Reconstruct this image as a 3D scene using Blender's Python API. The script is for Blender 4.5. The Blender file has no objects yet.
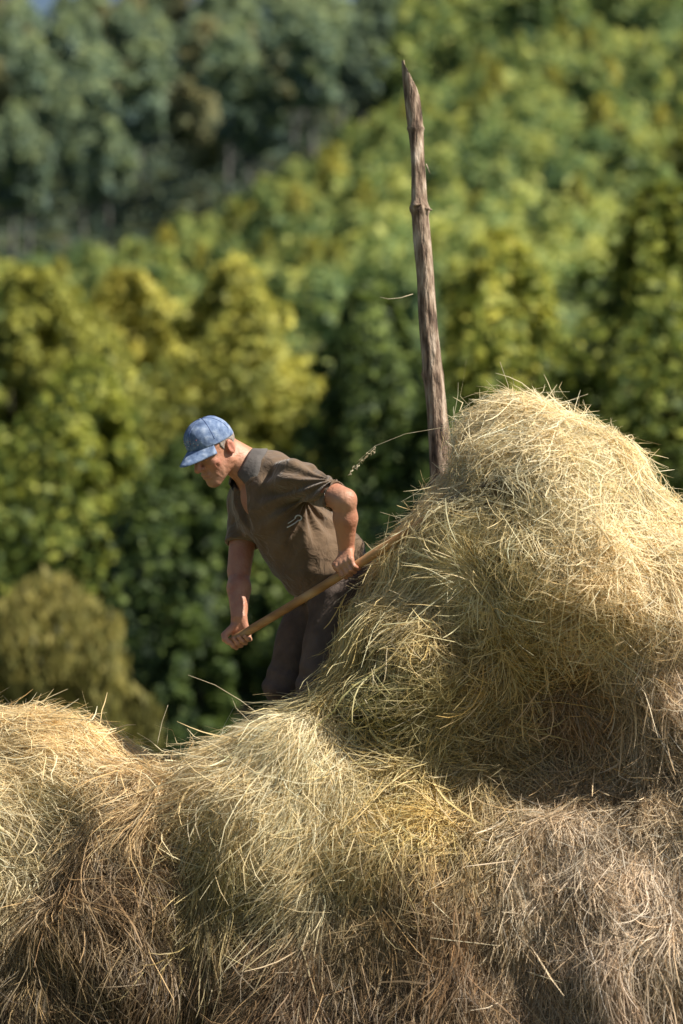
import bpy, math, random
import numpy as np
from mathutils import Vector, Matrix

C = bpy.context.scene
COL = C.collection
rng = np.random.default_rng(11)
R = math.radians

# ------------------------------------------------------------------ camera
CAM = np.array([0.0, -15.0, 1.7]); PITCH = R(4.0); LENS = 135.0
K = 36.0 / LENS / 1024.0
def P(px, py, y=0.0):
    """point of the world seen at this place of the photo, at depth plane y"""
    cx = (px - 341.5) * K; cz = (512 - py) * K
    d = np.array([cx, math.cos(PITCH) - cz * math.sin(PITCH), math.sin(PITCH) + cz * math.cos(PITCH)])
    return CAM + d * ((y - CAM[1]) / d[1])
def proj(p):
    q = np.asarray(p) - CAM
    f = q[..., 1] * math.cos(PITCH) + q[..., 2] * math.sin(PITCH)
    u = -q[..., 1] * math.sin(PITCH) + q[..., 2] * math.cos(PITCH)
    return 341.5 + q[..., 0] / f / K, 512 - u / f / K
S = 0.0039   # metres per pixel at the man

cam = bpy.data.cameras.new('camera'); cam_o = bpy.data.objects.new('camera', cam); COL.objects.link(cam_o)
cam_o.location = CAM; cam_o.rotation_euler = (R(90) + PITCH, 0, 0)
cam.sensor_fit = 'VERTICAL'; cam.sensor_height = 36; cam.lens = LENS; cam.clip_end = 6000; cam.clip_start = 0.5
cam.dof.use_dof = True; cam.dof.focus_distance = 14.85; cam.dof.aperture_fstop = 2.3
C.camera = cam_o

# ------------------------------------------------------------------ light
C.view_settings.view_transform = 'Standard'; C.view_settings.look = 'None'; C.view_settings.exposure = 0
SUN = np.array([0.62, -0.26, 0.74]); SUN /= np.linalg.norm(SUN)
el = math.asin(SUN[2]); az = math.atan2(SUN[0], SUN[1])
w = bpy.data.worlds.new('World'); C.world = w; w.use_nodes = True
nt = w.node_tree; bg = nt.nodes['Background']
sky = nt.nodes.new('ShaderNodeTexSky'); sky.sky_type = 'NISHITA'; sky.sun_disc = False
sky.sun_elevation = el; sky.sun_rotation = az; sky.dust_density = 1.5
nt.links.new(sky.outputs[0], bg.inputs[0]); bg.inputs[1].default_value = 0.05
sl = bpy.data.lights.new('sun', 'SUN'); sl.energy = 5.0; sl.angle = R(0.5); sl.color = (1, 0.94, 0.83)
so = bpy.data.objects.new('sun', sl); COL.objects.link(so)
so.rotation_euler = Vector(SUN).to_track_quat('Z', 'Y').to_euler()
C.cycles.film_exposure = 1.5   # the photograph's own exposure
C.cycles.max_bounces = 6; C.cycles.diffuse_bounces = 4; C.cycles.transmission_bounces = 3
C.cycles.transparent_max_bounces = 4; C.cycles.use_denoising = True

# ------------------------------------------------------------------ object helpers
def link(name, data, parent=None):
    o = bpy.data.objects.new(name, data); COL.objects.link(o)
    if parent is not None: o.parent = parent
    return o
def tag(o, label=None, cat=None, group=None, kind=None):
    if label: o['label'] = label
    if cat: o['category'] = cat
    if group: o['group'] = group
    if kind: o['kind'] = kind
    return o
def thing(name, label, cat, loc=(0, 0, 0), group=None):
    o = bpy.data.objects.new(name, None); COL.objects.link(o); o.location = tuple(loc); o.empty_display_size = 0.1
    return tag(o, label, cat, group)
def mesh(name, V, F, mats, smooth=True, col=None, matidx=None):
    """V (n,3), F (m,k) equal sized faces"""
    V = np.ascontiguousarray(V, dtype=np.float32); F = np.ascontiguousarray(F, dtype=np.int32)
    me = bpy.data.meshes.new(name)
    n, m, k = len(V), len(F), F.shape[1]
    me.vertices.add(n); me.vertices.foreach_set('co', V.ravel())
    me.loops.add(m * k); me.loops.foreach_set('vertex_index', F.ravel())
    me.polygons.add(m); me.polygons.foreach_set('loop_start', np.arange(0, m * k, k, dtype=np.int32))
    if smooth: me.polygons.foreach_set('use_smooth', np.ones(m, dtype=bool))
    if not isinstance(mats, (list, tuple)): mats = [mats]
    for q in mats: me.materials.append(q)
    if matidx is not None: me.polygons.foreach_set('material_index', np.asarray(matidx, dtype=np.int32))
    me.update(calc_edges=True)
    if col is not None:
        a = me.color_attributes.new('Col', 'FLOAT_COLOR', 'POINT')
        c4 = np.ones((n, 4), dtype=np.float32); c4[:, :3] = col
        a.data.foreach_set('color', c4.ravel())
    return me
def part(name, V, F, mats, parent, **kw):
    """V in world space; stored relative to the parent's origin"""
    off = np.zeros(3); p = parent
    while p is not None: off += np.array(p.location); p = p.parent
    return link(name, mesh(name, np.asarray(V) - off, F, mats, **kw), parent)

# ------------------------------------------------------------------ materials
def nodes(name):
    m = bpy.data.materials.new(name); m.use_nodes = True
    t = m.node_tree; b = t.nodes['Principled BSDF']
    return m, t, b
def N(t, kind, **kw):
    n = t.nodes.new(kind)
    for k, v in kw.items():
        if k in ('operation', 'blend_type', 'data_type', 'attribute_name', 'noise_dimensions', 'feature', 'wave_type', 'bands_direction', 'layer_name'): setattr(n, k, v)
        else: n.inputs[k].default_value = v
    return n
def ramp(t, stops):
    n = t.nodes.new('ShaderNodeValToRGB'); e = n.color_ramp.elements
    while len(e) < len(stops): e.new(0.5)
    for i, (p, c) in enumerate(stops): e[i].position = p; e[i].color = (*c, 1)
    return n
def noise_mat(name, stops, scale=8, rough=0.85, bump=0.0, bscale=None, detail=5, stretch=None, spec=0.3, attr=False):
    m, t, b = nodes(name)
    tc = t.nodes.new('ShaderNodeTexCoord'); mp = t.nodes.new('ShaderNodeMapping')
    t.links.new(tc.outputs['Object'], mp.inputs[0])
    if stretch: mp.inputs['Scale'].default_value = stretch
    n = N(t, 'ShaderNodeTexNoise', Scale=scale, Detail=detail); t.links.new(mp.outputs[0], n.inputs['Vector'])
    r = ramp(t, stops); t.links.new(n.outputs[0], r.inputs[0])
    if attr:
        a = t.nodes.new('ShaderNodeAttribute'); a.attribute_name = 'Col'
        mx = N(t, 'ShaderNodeMix', data_type='RGBA', blend_type='MULTIPLY'); mx.inputs[0].default_value = 1
        t.links.new(r.outputs[0], mx.inputs[6]); t.links.new(a.outputs['Color'], mx.inputs[7])
        t.links.new(mx.outputs[2], b.inputs['Base Color'])
    else: t.links.new(r.outputs[0], b.inputs['Base Color'])
    b.inputs['Roughness'].default_value = rough; b.inputs['Specular IOR Level'].default_value = spec
    if bump:
        n2 = N(t, 'ShaderNodeTexNoise', Scale=bscale or scale * 3, Detail=6); t.links.new(mp.outputs[0], n2.inputs['Vector'])
        bp = t.nodes.new('ShaderNodeBump'); bp.inputs['Strength'].default_value = 1; bp.inputs['Distance'].default_value = bump
        t.links.new(n2.outputs[0], bp.inputs['Height']); t.links.new(bp.outputs[0], b.inputs['Normal'])
    return m
def leafy(name, stops, trans=0.35, rough=0.6, var=True):
    """foliage / straw: attribute Col as grey 0..1 drives a ramp, some light passes through"""
    m, t, b = nodes(name)
    a = t.nodes.new('ShaderNodeAttribute'); a.attribute_name = 'Col'
    if stops:
        r = ramp(t, stops); t.links.new(a.outputs['Fac'], r.inputs[0]); c = r.outputs[0]
        if var:
            oi = t.nodes.new('ShaderNodeObjectInfo'); hs = t.nodes.new('ShaderNodeHueSaturation')
            mr = t.nodes.new('ShaderNodeMapRange'); mr.inputs[3].default_value = 0.488; mr.inputs[4].default_value = 0.512
            mr2 = t.nodes.new('ShaderNodeMapRange'); mr2.inputs[3].default_value = 1.25; mr2.inputs[4].default_value = 0.75
            t.links.new(oi.outputs['Random'], mr.inputs[0]); t.links.new(oi.outputs['Random'], mr2.inputs[0])
            t.links.new(mr.outputs[0], hs.inputs['Hue']); t.links.new(mr2.outputs[0], hs.inputs['Value']); t.links.new(c, hs.inputs['Color'])
            c = hs.outputs[0]
    else: c = a.outputs['Color']
    t.links.new(c, b.inputs['Base Color']); b.inputs['Roughness'].default_value = rough
    b.inputs['Specular IOR Level'].default_value = 0.35
    tr = t.nodes.new('ShaderNodeBsdfTranslucent'); t.links.new(c, tr.inputs[0])
    mx = t.nodes.new('ShaderNodeMixShader'); mx.inputs[0].default_value = trans
    out = t.nodes['Material Output']
    t.links.new(b.outputs[0], mx.inputs[1]); t.links.new(tr.outputs[0], mx.inputs[2]); t.links.new(mx.outputs[0], out.inputs[0])
    return m

# ------------------------------------------------------------------ noise, sdf tools
def wavenoise(seed, base, octaves=3, nw=7, gain=0.5):
    r = np.random.default_rng(seed); W = []
    amp, f = 1.0, base
    for o in range(octaves):
        d = r.normal(size=(nw, 3)); d /= np.linalg.norm(d, axis=1)[:, None]
        W.append((d * f * r.uniform(.7, 1.4, (nw, 1)), r.uniform(0, 6.28, nw), amp / math.sqrt(nw)))
        amp *= gain; f *= 2.1
    def fn(p):
        s = 0
        for k, ph, a in W:
            for i in range(nw):
                s = s + a * np.sin(p[..., 0] * k[i, 0] + p[..., 1] * k[i, 1] + p[..., 2] * k[i, 2] + ph[i])
        return s
    return fn
def smin(a, b, k):
    if k <= 0: return np.minimum(a, b)
    h = np.maximum(k - np.abs(a - b), 0) / k
    return np.minimum(a, b) - h * h * k * 0.25
def ell(p, c, r, M=None):
    q = p - c
    if M is not None: q = q @ M.T if False else np.stack([q @ M[0], q @ M[1], q @ M[2]], -1)
    k0 = np.linalg.norm(q / r, axis=-1); k1 = np.linalg.norm(q / (np.asarray(r) ** 2), axis=-1) + 1e-9
    return k0 * (k0 - 1) / k1
def cone(p, a, b, ra, rb):
    a = np.asarray(a, float); b = np.asarray(b, float); ab = b - a
    t = np.clip(((p - a) @ ab) / (ab @ ab), 0, 1)
    return np.linalg.norm(p - a - t[..., None] * ab, axis=-1) - (ra + (rb - ra) * t)

class Field:
    def __init__(s, lo, hi, h, zs=None):
        s.ax = [np.arange(lo[i], hi[i] + h, h) for i in range(3)]
        if zs is not None: s.ax[2] = zs
        s.a = np.full([len(x) for x in s.ax], 0.2, dtype=np.float32)
    def _sl(s, lo, hi):
        return tuple(slice(max(0, int(np.searchsorted(s.ax[i], lo[i]) - 1)), int(np.searchsorted(s.ax[i], hi[i]) + 1)) for i in range(3))
    def _op(s, fn, lo, hi, k, op):
        sl = s._sl(lo, hi); sub = s.a[sl]
        if sub.size == 0: return
        g = np.stack(np.meshgrid(s.ax[0][sl[0]], s.ax[1][sl[1]], s.ax[2][sl[2]], indexing='ij'), -1)
        d = fn(g)
        if op == 'u': s.a[sl] = smin(sub, d, k)
        elif op == 's': s.a[sl] = -smin(-sub, d, k)
        elif op == 'i': s.a[sl] = -smin(-sub, -d, k)
        elif op == '+': s.a[sl] = sub + d
    def ell(s, c, r, M=None, k=0.02, op='u'):
        c = np.asarray(c, float); m = max(r) + 0.03 + k
        s._op(lambda g: ell(g, c, r, M), c - m, c + m, k, op)
    def cone(s, a, b, ra, rb, k=0.02, op='u'):
        a = np.asarray(a, float); b = np.asarray(b, float); m = max(ra, rb) + 0.03 + k
        s._op(lambda g: cone(g, a, b, ra, rb), np.minimum(a, b) - m, np.maximum(a, b) + m, k, op)
    def cut(s, fn, k=0.004, op='i', lo=None, hi=None):
        lo = lo if lo is not None else [x[0] for x in s.ax]; hi = hi if hi is not None else [x[-1] for x in s.ax]
        s._op(fn, lo, hi, k, op)
    def mesh(s):
        """naive surface nets"""
        A = s.a; ins = A < 0
        nx, ny, nz = A.shape
        cnt = np.zeros((nx - 1, ny - 1, nz - 1), dtype=np.int8)
        for i in (0, 1):
            for j in (0, 1):
                for k in (0, 1): cnt += ins[i:nx - 1 + i, j:ny - 1 + j, k:nz - 1 + k]
        act = (cnt > 0) & (cnt < 8)
        I = np.argwhere(act); idx = np.full(act.shape, -1, dtype=np.int32); idx[act] = np.arange(len(I))
        acc = np.zeros((len(I), 3)); n = np.zeros(len(I))
        X = s.ax
        for axis in range(3):
            o = [q for q in range(3) if q != axis]
            for u in (0, 1):
                for v in (0, 1):
                    a = I.copy(); a[:, o[0]] += u; a[:, o[1]] += v
                    b = a.copy(); b[:, axis] += 1
                    va = A[a[:, 0], a[:, 1], a[:, 2]]; vb = A[b[:, 0], b[:, 1], b[:, 2]]
                    c = (va < 0) != (vb < 0)
                    t = np.where(c, va / np.where(c, va - vb, 1), 0)
                    pa = np.stack([X[q][a[:, q]] for q in range(3)], -1); pb = np.stack([X[q][b[:, q]] for q in range(3)], -1)
                    pt = pa + (pb - pa) * t[:, None]
                    acc[c] += pt[c]; n[c] += 1
        V = acc / n[:, None]
        F = []
        for axis in range(3):
            o1, o2 = (axis + 1) % 3, (axis + 2) % 3
            sa = [slice(None)] * 3; sb = [slice(None)] * 3; sa[axis] = slice(0, -1); sb[axis] = slice(1, None)
            a = ins[tuple(sa)]; b = ins[tuple(sb)]
            e = np.argwhere(a != b); e = e[(e[:, o1] > 0) & (e[:, o2] > 0) & (e[:, o1] < A.shape[o1] - 1) & (e[:, o2] < A.shape[o2] - 1)]
            fl = a[e[:, 0], e[:, 1], e[:, 2]]
            def cell(d1, d2):
                c = e.copy(); c[:, o1] -= d1; c[:, o2] -= d2
                return idx[c[:, 0], c[:, 1], c[:, 2]]
            q = np.stack([cell(1, 1), cell(0, 1), cell(0, 0), cell(1, 0)], -1)
            q[~fl] = q[~fl][:, ::-1]
            F.append(q)
        F = np.concatenate(F); F = F[(F >= 0).all(1)]
        return V, F

def norm(v): v = np.asarray(v, float); return v / np.linalg.norm(v, axis=-1, keepdims=True)

def tube(path, rad, seg=8, cap=True):
    path = np.asarray(path, float); n = len(path); rad = np.broadcast_to(rad, (n,))
    T = norm(np.gradient(path, axis=0)); up = np.array([0, 0, 1.0])
    if abs(T[0] @ up) > .9: up = np.array([1.0, 0, 0])
    V = []; s_ = norm(np.cross(T[0], up))
    for i in range(n):
        s_ = norm(s_ - T[i] * (s_ @ T[i])); b = np.cross(T[i], s_)
        for j in range(seg):
            a = 2 * math.pi * j / seg; V.append(path[i] + rad[i] * (math.cos(a) * s_ + math.sin(a) * b))
    F = []
    for i in range(n - 1):
        for j in range(seg):
            j2 = (j + 1) % seg; F.append((i * seg + j, i * seg + j2, (i + 1) * seg + j2, (i + 1) * seg + j))
    if cap:
        for base, c in ((0, path[0]), ((n - 1) * seg, path[-1])):
            V.append(c); ci = len(V) - 1
            for j in range(0, seg):
                j2 = (j + 1) % seg
                F.append((base + j, ci, ci, base + j2) if base else (base + j2, ci, ci, base + j))
        F = [f for f in F]
    return np.array(V), np.array(F)
def tube_tri(path, rad, seg=8):
    V, F = tube(path, rad, seg, cap=False)
    n = len(path); V = np.vstack([V, path[0], path[-1]])
    T = []
    for f in F: T += [(f[0], f[1], f[2]), (f[0], f[2], f[3])]
    for j in range(seg):
        j2 = (j + 1) % seg
        T.append((j2, j, n * seg)); T.append(((n - 1) * seg + j, (n - 1) * seg + j2, n * seg + 1))
    return V, np.array(T)
def merge(parts):
    V, F, o = [], [], 0
    for v, f in parts: V.append(v); F.append(f + o); o += len(v)
    return np.vstack(V), np.vstack(F)

# ================================================================== TERRAIN
def crest(px): return np.interp(px, [-600, 0, 100, 180, 240, 300, 420, 520, 683, 1300], [330, 300, 290, 265, 235, 190, 100, 55, 40, 40])
def zray(py, y):
    a = PITCH + np.arctan((512 - py) * K)
    return CAM[2] + (y - CAM[1]) * np.tan(a)
def zray_px(py, y): return zray(py, y)
tn = wavenoise(3, 0.035, 3)
def terr(x, y):
    x = np.asarray(x, float); y = np.asarray(y, float)
    px = 341.5 + x / np.maximum(y + 15, 40) / K
    pxc = np.clip(px, -600, 1300)
    z60 = np.zeros_like(px); z150 = zray(440, 150.) + 0 * px
    z400 = zray(crest(pxc) + 25, 400.)
    left = np.clip((330 - pxc) / 200, 0, 1)
    z450 = zray(np.where(pxc < 330, np.interp(pxc, [0, 100, 250, 330], [262, 250, 205, 150]), crest(pxc) + 20), 450.)
    z600 = zray(88 * left + (1 - left) * 22, 600.)
    z = np.where(y < 60, 0.0, np.where(y < 150, z150 * ((np.clip(y, 60, 150) - 60) / 90) ** 1.4,
        np.where(y < 400, z150 + (z400 - z150) * (y - 150) / 250,
        np.where(y < 450, z400 + (z450 - z400) * (y - 400) / 50,
        np.where(y < 600, z450 + (z600 - z450) * (y - 450) / 150, z600 - (y - 600) * 0.05)))))
    z = z + np.where(y > 60, 1, 0) * np.clip((y - 60) / 100, 0, 1) * tn(np.stack([x, y, 0 * x], -1)) * 0.8
    return z - 0.0
xs = np.concatenate([np.linspace(-1500, -130, 20), np.linspace(-120, 120, 121), np.linspace(130, 1500, 20)])
ys = np.concatenate([np.linspace(-600, -20, 12), np.linspace(-10, 60, 15), np.linspace(64, 620, 140), np.linspace(640, 3000, 20)])
gx, gy = np.meshgrid(xs, ys, indexing='ij'); gz = terr(gx, gy)
V = np.stack([gx, gy, gz], -1).reshape(-1, 3); ny = len(ys)
ii, jj = np.meshgrid(np.arange(len(xs) - 1), np.arange(ny - 1), indexing='ij'); b0 = (ii * ny + jj).ravel()
F = np.stack([b0, b0 + ny, b0 + ny + 1, b0 + 1], -1)
m_ground = noise_mat('ground', [(0.3, (.035, .05, .018)), (.55, (.07, .085, .03)), (.72, (.13, .10, .07))], scale=.25, detail=8, bump=.1)
ground = link('ground', mesh('ground', V, F, m_ground)); tag(ground, kind='structure')

# ================================================================== TREES
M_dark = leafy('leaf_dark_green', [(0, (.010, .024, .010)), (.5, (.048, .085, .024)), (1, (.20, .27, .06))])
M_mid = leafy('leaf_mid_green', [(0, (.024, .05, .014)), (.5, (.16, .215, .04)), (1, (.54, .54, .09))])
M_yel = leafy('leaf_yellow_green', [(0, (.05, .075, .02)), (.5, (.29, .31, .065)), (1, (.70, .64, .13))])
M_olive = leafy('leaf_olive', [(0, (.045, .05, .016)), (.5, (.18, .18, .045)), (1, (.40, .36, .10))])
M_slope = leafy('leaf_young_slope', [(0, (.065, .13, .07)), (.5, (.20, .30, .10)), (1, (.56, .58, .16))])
M_farf = leafy('leaf_far_forest', [(0, (.12, .19, .19)), (.5, (.21, .30, .19)), (1, (.42, .48, .22))])  # haze put into the leaf colour: dark end lifted and bluish
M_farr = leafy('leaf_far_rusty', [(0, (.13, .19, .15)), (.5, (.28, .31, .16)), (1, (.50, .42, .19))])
M_floor = leafy('leaf_forest_floor', [(0, (.06, .10, .10)), (.5, (.11, .17, .13)), (1, (.24, .28, .15))])  # darker forest foliage, shadow below the trees put into its colour
M_bark = noise_mat('tree_bark', [(0.3, (.05, .04, .03)), (.7, (.16, .13, .10))], scale=3, stretch=(4, 4, 1), bump=.02)
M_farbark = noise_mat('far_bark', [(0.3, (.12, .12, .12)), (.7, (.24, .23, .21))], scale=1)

def crown_mesh(name, seed, h, w_, n, leaf, mat, base=0.25, lobes=26, droop=0.0, shape=1.0):
    """foliage as leaf faces on the shells of many uneven lobes; h height, w_ half width"""
    r = np.random.default_rng(seed)
    L = []
    for i in range(lobes):
        t = (i + r.uniform(0, 1)) / lobes
        z = h * (base + (1 - base) * t)
        prof = (math.sin(math.pi * min(1, (t * .86 + .12))) ** .7) * w_ * shape
        a = r.uniform(0, 6.283); rr = prof * r.uniform(.25, .95) * (1 if t < .92 else .3)
        R_ = w_ * r.uniform(.2, .42) * (1.0 if t < .8 else .75) * min(1, (24 / lobes) ** .6)
        L.append((rr * math.cos(a), rr * math.sin(a), z - R_ * .5 * t, R_))
    L = np.array(L); wgt = L[:, 3] ** 2; wgt /= wgt.sum()
    k = r.choice(lobes, n, p=wgt)
    d = norm(r.normal(size=(n, 3)))
    d[:, 2] = np.where(d[:, 2] < -.3, d[:, 2] * .5, d[:, 2]); d = norm(d)
    env = wavenoise(seed + 9, 1.7, 3, gain=.7)
    nf = wavenoise(seed + 5, 2.2 / (w_ * .3), 2)
    rad = L[k, 3] * (1 + .28 * nf(d * w_ + L[k, :3])) * r.uniform(.5, 1.12, n)
    c = L[k, :3] + d * rad[:, None] * np.array([1, 1, .8])
    fill = r.random(n) < .30; tf = r.uniform(.02, 1, n) ** .9; pf = (np.sin(np.pi * np.minimum(1, tf * .86 + .12)) ** .7) * w_ * .92
    af = r.uniform(0, 6.283, n); rf = pf * r.uniform(.3, 1, n) ** .5 * np.clip(.74 + .42 * env(np.stack([np.cos(af) * 1.3, np.sin(af) * 1.3, tf * 4.2], -1)), .2, 1.55)
    ce = np.stack([rf * np.cos(af), rf * np.sin(af), h * (base + (1 - base) * tf)], -1); c = np.where(fill[:, None], ce, c)
    d = np.where(fill[:, None], norm(np.stack([np.cos(af), np.sin(af), .5 + 0 * af], -1)), d)
    c[:, 2] -= droop * r.uniform(0, 1, n) ** 2 * w_
    nrm = norm(d * .8 + r.normal(size=(n, 3)) * .55 + np.array([0, 0, .35]))
    t1 = norm(np.cross(nrm, r.normal(size=(n, 3))))
    if droop > 0: t1 = norm(t1 * .5 + np.array([0, 0, -1.0]) * .9); nrm = norm(nrm - t1 * (nrm * t1).sum(1)[:, None])
    t2 = np.cross(nrm, t1)
    s_ = leaf * np.exp(r.normal(0, .35, (n, 1))); asp = .6 if droop == 0 else .28
    V = np.stack([c - t1 * s_, c + t2 * s_ * asp, c + t1 * s_, c - t2 * s_ * asp], 1)
    V[:, 0] -= nrm * s_ * .15; V[:, 2] -= nrm * s_ * .25
    F = np.arange(n * 4).reshape(n, 4)
    lt = r.uniform(0, 1, lobes)
    tint = np.clip(.5 * lt[k] + .22 + .24 * (rad / L[k, 3] - .8) + .75 * (c[:, 2] / h - .66) + r.normal(0, .20, n), 0, 1)  # shade painted into the tint: low and inner leaves darker, tops lighter
    return mesh(name, V.reshape(-1, 3), F, mat, smooth=False, col=np.repeat(tint, 4)[:, None].repeat(3, 1))
def trunk_mesh(name, seed, h, r0, w_, mat, limbs=8, seg=7):
    r = np.random.default_rng(seed)
    zz = np.linspace(0, h * .88, 9)
    path = np.stack([np.cumsum(r.normal(0, r0 * .35, 9)), np.cumsum(r.normal(0, r0 * .35, 9)), zz], -1)
    path[0, 2] = -0.3
    ps = [tube_tri(path, np.linspace(r0, r0 * .15, 9), seg)]
    for i in range(limbs):
        t = r.uniform(.25, .85); p0 = path[int(t * 8)]
        a = r.uniform(0, 6.283); d = np.array([math.cos(a), math.sin(a), r.uniform(.3, 1.0)])
        ln = w_ * r.uniform(.5, .85); s_ = np.linspace(0, 1, 5)[:, None]
        pp = p0 + d * ln * s_ + np.array([0, 0, .25]) * ln * s_ ** 2 + r.normal(0, ln * .04, (5, 3)) * s_
        ps.append(tube_tri(pp, np.linspace(r0 * .4 * (1 - t * .6), r0 * .06, 5), 5))
    V, F = merge(ps)
    return mesh(name, V, F, mat)

def big_tree(x_px, y, top_py, w_px, mat, label, seed, n=26000, leaf=.13, name='broadleaf_tree', base=.12, lobes=85, droop=0., group=None, h=None):
    x = (x_px - 341.5) * K * (y + 15); z0 = float(terr(x, y)); H = float(zray(top_py, y)) - z0
    W = w_px * K * (y + 15) / 2
    t = thing(name, label, 'tree' if name != 'leafy_bush' else 'bush', (x, y, z0), group=group)
    link('trunk', trunk_mesh('trunk', seed, H, max(.1, H * .018), W, M_bark), t)
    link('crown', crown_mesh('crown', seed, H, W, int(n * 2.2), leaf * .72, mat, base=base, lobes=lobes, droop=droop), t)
    return t
# the tree line beyond the hay, right to left
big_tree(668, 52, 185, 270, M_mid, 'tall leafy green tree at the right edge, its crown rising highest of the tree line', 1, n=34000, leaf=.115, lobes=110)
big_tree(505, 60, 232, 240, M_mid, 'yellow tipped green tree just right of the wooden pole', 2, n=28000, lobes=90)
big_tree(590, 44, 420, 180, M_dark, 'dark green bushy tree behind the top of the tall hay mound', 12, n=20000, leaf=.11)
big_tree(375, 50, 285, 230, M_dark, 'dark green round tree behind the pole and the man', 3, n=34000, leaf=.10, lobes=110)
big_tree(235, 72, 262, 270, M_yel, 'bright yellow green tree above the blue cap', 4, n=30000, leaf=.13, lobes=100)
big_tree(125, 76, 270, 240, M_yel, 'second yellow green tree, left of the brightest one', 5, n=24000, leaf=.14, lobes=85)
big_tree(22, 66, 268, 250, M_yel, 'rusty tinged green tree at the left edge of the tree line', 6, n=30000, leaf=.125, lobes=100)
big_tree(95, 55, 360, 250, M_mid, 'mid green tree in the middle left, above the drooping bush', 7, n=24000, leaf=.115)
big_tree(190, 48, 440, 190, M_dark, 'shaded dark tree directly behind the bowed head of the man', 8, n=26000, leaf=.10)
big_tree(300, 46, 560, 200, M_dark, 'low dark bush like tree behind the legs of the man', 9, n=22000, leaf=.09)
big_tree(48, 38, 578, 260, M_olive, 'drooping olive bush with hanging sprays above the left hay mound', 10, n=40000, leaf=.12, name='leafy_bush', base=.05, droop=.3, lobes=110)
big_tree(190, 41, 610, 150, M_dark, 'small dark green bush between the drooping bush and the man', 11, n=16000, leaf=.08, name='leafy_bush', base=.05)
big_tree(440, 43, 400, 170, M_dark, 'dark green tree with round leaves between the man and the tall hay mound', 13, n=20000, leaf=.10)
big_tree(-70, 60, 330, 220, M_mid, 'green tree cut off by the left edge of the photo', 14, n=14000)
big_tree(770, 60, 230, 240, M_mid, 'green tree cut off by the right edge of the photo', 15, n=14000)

# far trees, copies of a few meshes
far = {}
for i in range(4): far['s%d' % i] = (crown_mesh('crown', 40 + i, 8, 2.3, 3200, .26, M_slope, base=.05, lobes=26), None)
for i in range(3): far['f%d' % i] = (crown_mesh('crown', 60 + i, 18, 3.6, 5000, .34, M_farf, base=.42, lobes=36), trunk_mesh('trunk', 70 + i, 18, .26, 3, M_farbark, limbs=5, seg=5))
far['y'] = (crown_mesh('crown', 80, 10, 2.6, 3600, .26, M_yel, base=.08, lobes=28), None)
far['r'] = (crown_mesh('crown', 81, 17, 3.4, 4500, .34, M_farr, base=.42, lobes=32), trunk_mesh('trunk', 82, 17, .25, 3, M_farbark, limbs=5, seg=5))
def far_tree(kind, x, y, s, name, label, group, cat='tree'):
    cm, tm = far[kind]; z = float(terr(x, y))
    if tm is None:
        o = link(name, cm); o.location = (x, y, z)
    else:
        o = bpy.data.objects.new(name, None); COL.objects.link(o); o.location = (x, y, z)
        link('crown', cm, o); link('trunk', tm, o)
    o.scale = (s, s, s * rng.uniform(.85, 1.15)); o.rotation_euler = (0, 0, rng.uniform(0, 6.28))
    tag(o, label, cat, group)
    return o
def scatter(n, y0, y1, dmin, ok, seed):
    r = np.random.default_rng(seed); pts = []
    for _ in range(n * 40):
        y = math.sqrt(r.uniform(y0 ** 2, y1 ** 2)); px = r.uniform(-60, 745); x = (px - 341.5) * K * (y + 15)
        if not ok(px, y, x): continue
        if all((x - a) ** 2 + ((y - b) * .8) ** 2 > dmin ** 2 for a, b in pts): pts.append((x, y))
        if len(pts) >= n: break
    return pts
slope_pts = scatter(285, 215, 412, 2.7, lambda px, y, x: True, 5)
def pxof(x, y): return 341.5 + x / (y + 15) / K
for i, (x, y) in enumerate(slope_pts):
    k = 'y' if rng.random() < .22 else 's%d' % rng.integers(4)
    if k == 'y': far_tree(k, x, y, rng.uniform(.45, .75), 'young_tree', 'young yellowing tree among the green ones on the bright hillside', 'yellowing young trees on the bright hillside')
    else: far_tree(k, x, y, rng.uniform(.42, .85), 'young_tree', 'young bright green tree on the sunlit hillside', 'young green trees on the bright hillside')
for_pts = scatter(210, 432, 600, 4.2, lambda px, y, x: px < 340 or y > 440, 6)
for i, (x, y) in enumerate(for_pts):
    if pxof(x, y) > 350 + 60 * rng.random(): far_tree('s%d' % rng.integers(4), x, y, rng.uniform(1.1, 1.6), 'hill_tree', 'large green tree on the skyline above the bright hillside', 'green trees at the top right of the hill')
    elif rng.random() < .24: far_tree('r', x, y, rng.uniform(.8, 1.1), 'forest_tree', 'rust tinged tall tree in the hazy forest at the top of the hill', 'rusty trees in the hilltop forest')
    else: far_tree('f%d' % rng.integers(3), x, y, rng.uniform(.8, 1.15), 'forest_tree', 'tall green tree tinted bluish for haze in the shaded forest at the top of the hill', 'tall trees in the hilltop forest')
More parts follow.
